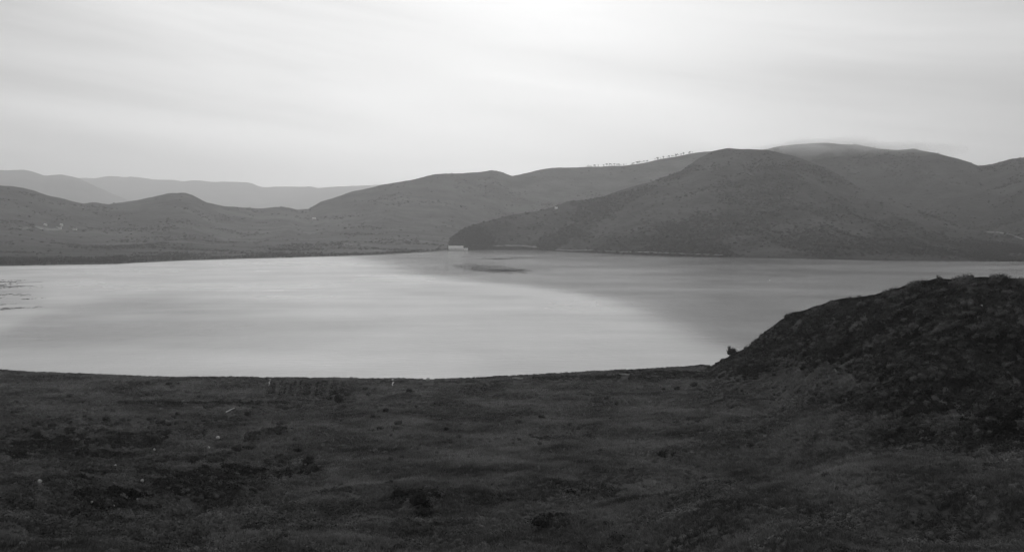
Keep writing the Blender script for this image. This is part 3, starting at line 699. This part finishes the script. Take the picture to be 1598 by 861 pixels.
# ------------------------------------------------------------------ mud bars and a buoy on the lake
M_mud = mat_noise('wet_mud', 0.02, 0.035, 0.05, rough=.95, spec=.02)
def bar(px0, px1, py, wid, seed):
    Yc = H * F / (py - HOR); n_ = 40; v = []; f = []
    for i in range(n_ + 1):
        a = px0 + (px1 - px0) * i / n_; s_ = math.sin(math.pi * i / n_) ** .7 * wid / 2 + .2
        for k, (o_, z) in enumerate(((-1, -.15), (-.55, .10), (0, .22), (.55, .12), (1, -.15))):
            yy = Yc + o_ * s_ * (1 + .35 * math.sin(i * .9 + seed + k)) + 5 * math.sin(i * .33 + seed); v.append((yy * (a - 799) / F, yy, z))
    for i in range(n_):
        for k in range(4): f.append((i * 5 + k, i * 5 + k + 1, i * 5 + k + 6, i * 5 + k + 5))
    o_ = mesh_obj('mud_bar', v, f, M_mud, smooth=True); o_['kind'] = 'structure'
bar(-60, 66, 440.5, 9, 1); bar(-60, 52, 446.5, 16, 2); bar(20, 48, 460, 6, 3); bar(752, 832, 422, 44, 4); bar(735, 800, 404, 14, 6)
by = thing('buoy', 'tiny white buoy on the dark water in front of the large hill', 'buoy', (Y_ := H * F / (438 - HOR)) and (Y_ * (1201 - 799) / F, Y_, 0))
tube('float', [(0, 0, -.3), (0, 0, -.1), (0, 0, .5), (0, 0, 1.0), (0, 0, 1.2)], [.3, .6, .7, .4, .1], mat('buoy_paint', .5, .5), by, 14)
tube('staff', [(0, 0, 1.1), (0, 0, 2.0)], [.06, .06], mat('buoy_staff', .3), by, 6)

# ------------------------------------------------------------------ low wood on the left far shore
M_tree = mat_noise('tree_leaf', 0.02, 0.035, 0.2)
v = []; f = []; rg = random.Random(5)
def add_tree(x, y, z, h):
    for i in range(26):
        a = rg.uniform(0, 6.28); e = rg.uniform(-.6, 1.5); r0 = h * .36 * (.6 + .5 * rg.random())
        c = Vector((x + math.cos(a) * math.cos(e) * r0, y + math.sin(a) * math.cos(e) * r0, z + h * .55 + math.sin(e) * h * .42)); k = len(v)
        for _ in range(3): v.append(c + Vector((rg.gauss(0, 1), rg.gauss(0, 1), rg.gauss(0, 1))) * h * .15)
        f.append((k, k + 1, k + 2))
    k = len(v); v.extend([Vector((x - .3, y, z - .5)), Vector((x + .3, y, z - .5)), Vector((x, y + .3, z + h * .6))]); f.append((k, k + 1, k + 2))
l = LAY['L1']
for _ in range(3600):
    a = rg.uniform(-200, 640); i = int(np.argmin(np.abs(l['px'] - a))); j0 = rg.random() ** 1.6
    yy = l['Y'][1, i] + 14 + j0 * (210 if a < 330 else 60)
    if a > 300 and rg.random() < .35: continue
    add_tree(yy * (a - 799) / F, yy, float(np.interp(yy, l['Y'][:, i], l['z'][:, i])), rg.uniform(1.6, 3.6) + (1.2 if a < 200 else 0))
wd = mesh_obj('woodland', v, f, M_tree); wd['kind'] = 'stuff'; wd['label'] = 'low dark woodland along the left far shore of the lake'; wd['category'] = 'woodland'

# ------------------------------------------------------------------ scrub on the spur and in the hollows
px, X, Y, Z = candidates(60000, y0=45, p=1.1)
py = HOR + (H - Z) * F / Y
cf = coverfield(px, py, X, Y)
spn = brush_zone(px, py + 50 * fbm(X / 12, Y / 12, 3, 142))
lf = np.clip((py - 640) / 40, 0, 1) * np.clip((560 - px) / 300, 0, 1)
pr = np.clip(spn * np.clip(0.95 - 1.5 * cf + fbm(X / 10, Y / 14, 3, 141) * 1.6, 0.05, 1) + (lf * 1.1 + 0.05) * np.clip(fbm(X / 8, Y / 13, 3, 140) * 3.4 - 0.25, 0, 1) + 0.5 * np.clip(0.14 - cf, 0, .2) * 4, 0, 1) * np.clip((Y / 200), .15, 1)
keep = (RNG.random(len(px)) < pr * 0.75) & (Z > .5) & ((py > 598) | (px > 1120))
cpx = RNG.uniform(1150, 1700, 900); cpx = cpx[vnoise(cpx / 16.0, cpx * 0, 77) > .42]; cY = np.interp(cpx, cols, SIL_Y) - RNG.uniform(-1.5, 5, len(cpx)); cX = cY * (cpx - 799) / F
bpts = np.concatenate([np.stack([X, Y, Z - .1], -1)[keep], np.stack([cX, cY, ground_z(cX, cY) - .1], -1)]); n_ = len(bpts); spk = np.concatenate([spn[keep], np.ones(len(cpx)) * np.clip(0.8, 0, 1)])
bs = (0.45 + 1.25 * RNG.random(n_) ** 2) * np.interp(bpts[:, 1], [50, 150, 260], [.55, .95, 1.25]) * (0.85 + 0.30 * spk) * np.concatenate([np.ones(int(keep.sum())), np.interp(cpx, [1150, 1230, 1440, 1500], [.8, .9, 1.3, 1.5])])
scl = np.stack([bs, bs, bs * RNG.uniform(.55, .95, n_)], -1); rot = np.stack([RNG.normal(0, .1, n_), RNG.normal(0, .1, n_), RNG.uniform(0, 6.28, n_)], -1)
M_scrub = mat_noise('scrub_leaf', 0.028, 0.12, 0.16, detail=5, world=True, rough=.9, spec=.05)
sms = []
for k in range(4):
    me = bush_meshes(500 + k, 620, 1.0, True)[0].copy(); me.name = 'scrub_bush'; me.materials.clear(); me.materials.append(M_scrub); sms.append(me)
scatter('scrub', 'dense dark scrub on the right spur and in the hollows of the near slope', 'scrub', bpts, rot, scl, sms)

# scrub dotted over the hills across the lake: small lumpy clumps
def lump(seed):
    rg_ = random.Random(seed); v = []; f = []
    for i in range(26):
        d = Vector((rg_.gauss(0, 1), rg_.gauss(0, 1), abs(rg_.gauss(0, .9)))).normalized() * .45; d.z += .12; k = len(v)
        for _ in range(3): v.append(d + Vector((rg_.gauss(0, 1), rg_.gauss(0, 1), rg_.gauss(0, 1))) * .2)
        f.append((k, k + 1, k + 2))
    me = bpy.data.meshes.new('far_scrub_clump'); me.from_pydata([tuple(q) for q in v], [], f); me.materials.append(M_tree); me.update(); return me
def on_layer(key, n, lo, hi, tmax, dens, seed):
    l_ = LAY[key]; rr = np.random.default_rng(seed); jmax = l_['Y'].shape[0] - 15
    ii = rr.integers(np.searchsorted(l_['px'], lo), np.searchsorted(l_['px'], hi) - 1, n); jj = np.clip((rr.random(n) ** .8 * tmax * jmax).astype(int), 1, jmax)
    fi_ = rr.random(n); fj_ = rr.random(n); p0 = l_['px'][ii] + (l_['px'][ii + 1] - l_['px'][ii]) * fi_
    def bl(g_): return (g_[jj, ii] * (1 - fi_) + g_[jj, ii + 1] * fi_) * (1 - fj_) + (g_[jj + 1, ii] * (1 - fi_) + g_[jj + 1, ii + 1] * fi_) * fj_
    yy = bl(l_['Y']); zz = bl(l_['z']); xx = yy * (p0 - 799) / F
    k_ = rr.random(n) < dens(p0, HOR + (H - zz) * F / yy, xx, yy)
    return np.stack([xx, yy, zz], -1)[k_]
parts_ = [on_layer('D', 60000, 700, 1640, 1.0, lambda a, b_, x, y: np.clip(fbm(x / 130, y / 160, 4, 71) * 2.2 + .12 + .9 * np.exp(-((a - 745) / 45) ** 2) + .5 * np.clip((b_ - 368) / 15, 0, 1), .05, 1), 1),
          on_layer('E', 24000, 1100, 1700, 1.0, lambda a, b_, x, y: np.clip(fbm(x / 150, y / 180, 4, 72) * 2 + .1, .04, .9), 2),
          on_layer('L1', 60000, -200, 1150, 1.0, lambda a, b_, x, y: np.clip((fbm(x / 180, y / 90, 4, 73) * 2.2 - .15) * np.interp(b_, [330, 390], [.6, 1]), .02, .8), 3)]
fp = np.concatenate(parts_); n_ = len(fp); fs = (1.6 + 4.2 * RNG.random(n_) ** 2.2) * np.interp(fp[:, 1], [1500, 4500], [.8, 1.5])
scatter('far_scrub', 'dark scrub and trees dotted over the hills across the lake', 'scrub', fp, np.stack([0 * fs, 0 * fs, RNG.uniform(0, 6.28, n_)], -1), np.stack([fs * 1.3, fs * 1.3, fs], -1), [lump(k) for k in range(4)])

# weed beds breaking the surface of the lake
def weed(px0, px1, py0, py1, n, dens, seed, sz):
    rr = np.random.default_rng(seed); a = rr.uniform(px0, px1, n); b_ = rr.uniform(py0, py1, n); k_ = rr.random(n) < dens(a, b_)
    a, b_ = a[k_], b_[k_]; Y_ = H * F / (b_ - HOR); return np.stack([Y_ * (a - 799) / F, Y_, 0 * Y_ - .12], -1), rr.uniform(.6, 1.3, len(a)) * sz
w1 = weed(650, 850, 405, 430, 16000, lambda a, b_: np.clip(1.1 - ((a - 790 + (424 - b_) * 4.5) / 48) ** 2 - ((b_ - 419) / 8) ** 2 + .5 * fbm(a / 22, b_ / 1.6, 3, 5), 0, 1) * .38, 1, 1.4)
w2 = weed(-60, 90, 436, 484, 9000, lambda a, b_: np.clip((75 - a) / 70, 0, 1) * np.clip(fbm(a / 60, (b_ + a * .05) / 2.2, 3, 6) * 2.4 + .55 * np.exp(-((b_ - 444) / 6) ** 2) - .1, 0, 1), 2, 1.0)
w3 = weed(720, 860, 400, 407, 2500, lambda a, b_: np.clip(fbm(a / 30, b_ / 1.5, 3, 8) * 2.0, 0, .7), 3, 1.4)
wp = np.concatenate([w1[0], w2[0], w3[0]]); wsz = np.concatenate([w1[1], w2[1], w3[1]]); n_ = len(wp)
scatter('weed_beds', 'dark patches of water weed breaking the surface of the lake', 'water weed', wp, np.stack([0 * wsz, 0 * wsz, RNG.uniform(0, 6.28, n_)], -1), np.stack([wsz * 1.6, wsz * 1.6, wsz * .35], -1), [lump(40 + k) for k in range(3)])

# trees along the skyline of the central ridge
def tree_meshes(seed):
    rg_ = random.Random(seed); v = []; f = []
    for i in range(70):
        d = Vector((rg_.gauss(0, 1), rg_.gauss(0, 1), rg_.gauss(0, .6))).normalized() * rg_.uniform(.5, 1); c = Vector((d.x * 4.2, d.y * 4.2, 6.6 + d.z * 3.9)); k = len(v)
        for _ in range(3): v.append(c + Vector((rg_.gauss(0, 1), rg_.gauss(0, 1), rg_.gauss(0, 1))) * .9)
        f.append((k, k + 1, k + 2))
    cr_ = bpy.data.meshes.new('crown'); cr_.from_pydata([tuple(q) for q in v], [], f); cr_.materials.append(M_tree)
    v = []; f = []
    for z, r0 in ((-2, .5), (4, .38), (9, .15)):
        for q in range(6): v.append((math.cos(q * 1.047) * r0, math.sin(q * 1.047) * r0, z))
    for ring in range(2):
        for q in range(6): f.append((ring * 6 + q, ring * 6 + (q + 1) % 6, ring * 6 + 6 + (q + 1) % 6, ring * 6 + 6 + q))
    tr = bpy.data.meshes.new('trunk'); tr.from_pydata(v, [], f); tr.materials.append(M_wood); return cr_, tr
TM = [tree_meshes(k) for k in range(4)]
lr_ = LAY['L1']; jc = lr_['Y'].shape[0] - 15
for k in range(58):
    a = 915 + k * 2.9 + random.uniform(-1.5, 1.5)
    if vnoise(np.array([a / 9.0]), np.array([0.5]), 3)[0] < .3: continue
    i = int(np.argmin(np.abs(lr_['px'] - a))); y_ = float(lr_['Y'][jc, i]) - random.uniform(0, 12); x_ = y_ * (a - 799) / F
    r_ = thing('tree', 'small round tree in the row along the skyline of the central ridge', 'tree', (x_, y_, float(lr_['z'][jc, i])), random.uniform(0, 6), 'trees in a row along the skyline of the central ridge', random.uniform(.6, 1.5))
    cm, tm = TM[k % 4]
    for nm, me in (('crown', cm), ('trunk', tm)):
        o_ = bpy.data.objects.new(nm, me); C.objects.link(o_); o_.parent = r_

# crop rows on the flat ground by the near shore
v = []; f = []
rg_ = random.Random(12)
for k in range(15):
    a0 = 418 + k * 8 + rg_.uniform(-2.5, 2.5); lo_ = rg_.uniform(0, .25); hi_ = rg_.uniform(.7, 1)
    for m_ in range(210):
        tt_ = lo_ + (hi_ - lo_) * rg_.random(); yy = 302 + 34 * tt_; a = a0 + 6 * tt_; x_ = yy * (a - 799) / F + rg_.gauss(0, .38); zz = gz1(x_, yy); k0 = len(v)
        for _ in range(3): v.append((x_ + rg_.gauss(0, .22), yy + rg_.gauss(0, .25), zz + .45 + abs(rg_.gauss(0, .2))))
        f.append((k0, k0 + 1, k0 + 2))
cr_o = mesh_obj('crop_rows', v, f, M_dark); cr_o['kind'] = 'stuff'; cr_o['label'] = 'faint dark crop rows on the flat ground left of the lone round bush'; cr_o['category'] = 'crop rows'

# ------------------------------------------------------------------ haze
def volume_box(name, x0, x1, y0, y1, z0, z1, dens, col=0.98, aniso=0.6):
    v = [(x, y, z) for z in (z0, z1) for y in (y0, y1) for x in (x0, x1)]
    f = [(0, 2, 3, 1), (4, 5, 7, 6), (0, 1, 5, 4), (2, 6, 7, 3), (0, 4, 6, 2), (1, 3, 7, 5)]
    m = bpy.data.materials.new(name); m.use_nodes = True; tt_ = m.node_tree; tt_.nodes.clear()
    o_ = tt_.nodes.new('ShaderNodeOutputMaterial'); pv = tt_.nodes.new('ShaderNodeVolumePrincipled')
    pv.inputs['Color'].default_value = (col, col, col, 1); pv.inputs['Density'].default_value = dens; pv.inputs['Anisotropy'].default_value = aniso
    tt_.links.new(pv.outputs[0], o_.inputs['Volume'])
    ob = mesh_obj(name, v, f, m); ob['kind'] = 'stuff'; return ob
hz = volume_box('haze', -16500, 16500, -500, 15800, -10, 1250, 1.0e-4)
hz['label'] = 'thin pale haze filling the air over the lake and hills'; hz['category'] = 'haze'

# low cloud lying on the two summits, as volumes
def low_cloud(label, p, rx, ry, rz_, dens, seed):
    bm_ = __import__('bmesh').new(); __import__('bmesh').ops.create_icosphere(bm_, subdivisions=4, radius=1)
    for q in bm_.verts:
        n_ = q.co.normalized(); k = 1 + .10 * math.sin(n_.x * 7 + seed) + .07 * math.sin(n_.x * 17 + n_.y * 5 + seed * 2) + .05 * math.sin(n_.y * 11)
        q.co = Vector((n_.x * rx * k, n_.y * ry * k, n_.z * rz_ * k))
    me = bpy.data.meshes.new('low_cloud'); bm_.to_mesh(me); bm_.free()
    m = bpy.data.materials.new('low_cloud'); m.use_nodes = True; t_ = m.node_tree; t_.nodes.clear(); o_ = t_.nodes.new('ShaderNodeOutputMaterial'); pv = t_.nodes.new('ShaderNodeVolumePrincipled')
    pv.inputs['Color'].default_value = (.99, .99, .99, 1); pv.inputs['Density'].default_value = dens; pv.inputs['Anisotropy'].default_value = .85; t_.links.new(pv.outputs[0], o_.inputs['Volume'])
    me.materials.append(m); ob = bpy.data.objects.new('low_cloud', me); C.objects.link(ob); ob.location = p; ob['kind'] = 'stuff'; ob['label'] = label; ob['category'] = 'low_cloud'
low_cloud('soft low cloud on the left shoulder of the broad summit of the large right hill', P(1238, 239, 3600), 170, 220, 40, .0022, 1)
low_cloud('soft low cloud capping the broad summit of the large right hill', P(1290, 233, 3640), 230, 260, 44, .0022, 6)
low_cloud('thinner soft low cloud right of the summit of the large right hill', P(1355, 237, 3620), 220, 240, 38, .0020, 4)
low_cloud('last thin low cloud trailing along the ridge beyond the summit of the large right hill', P(1425, 236, 3500), 180, 200, 28, .0016, 9)
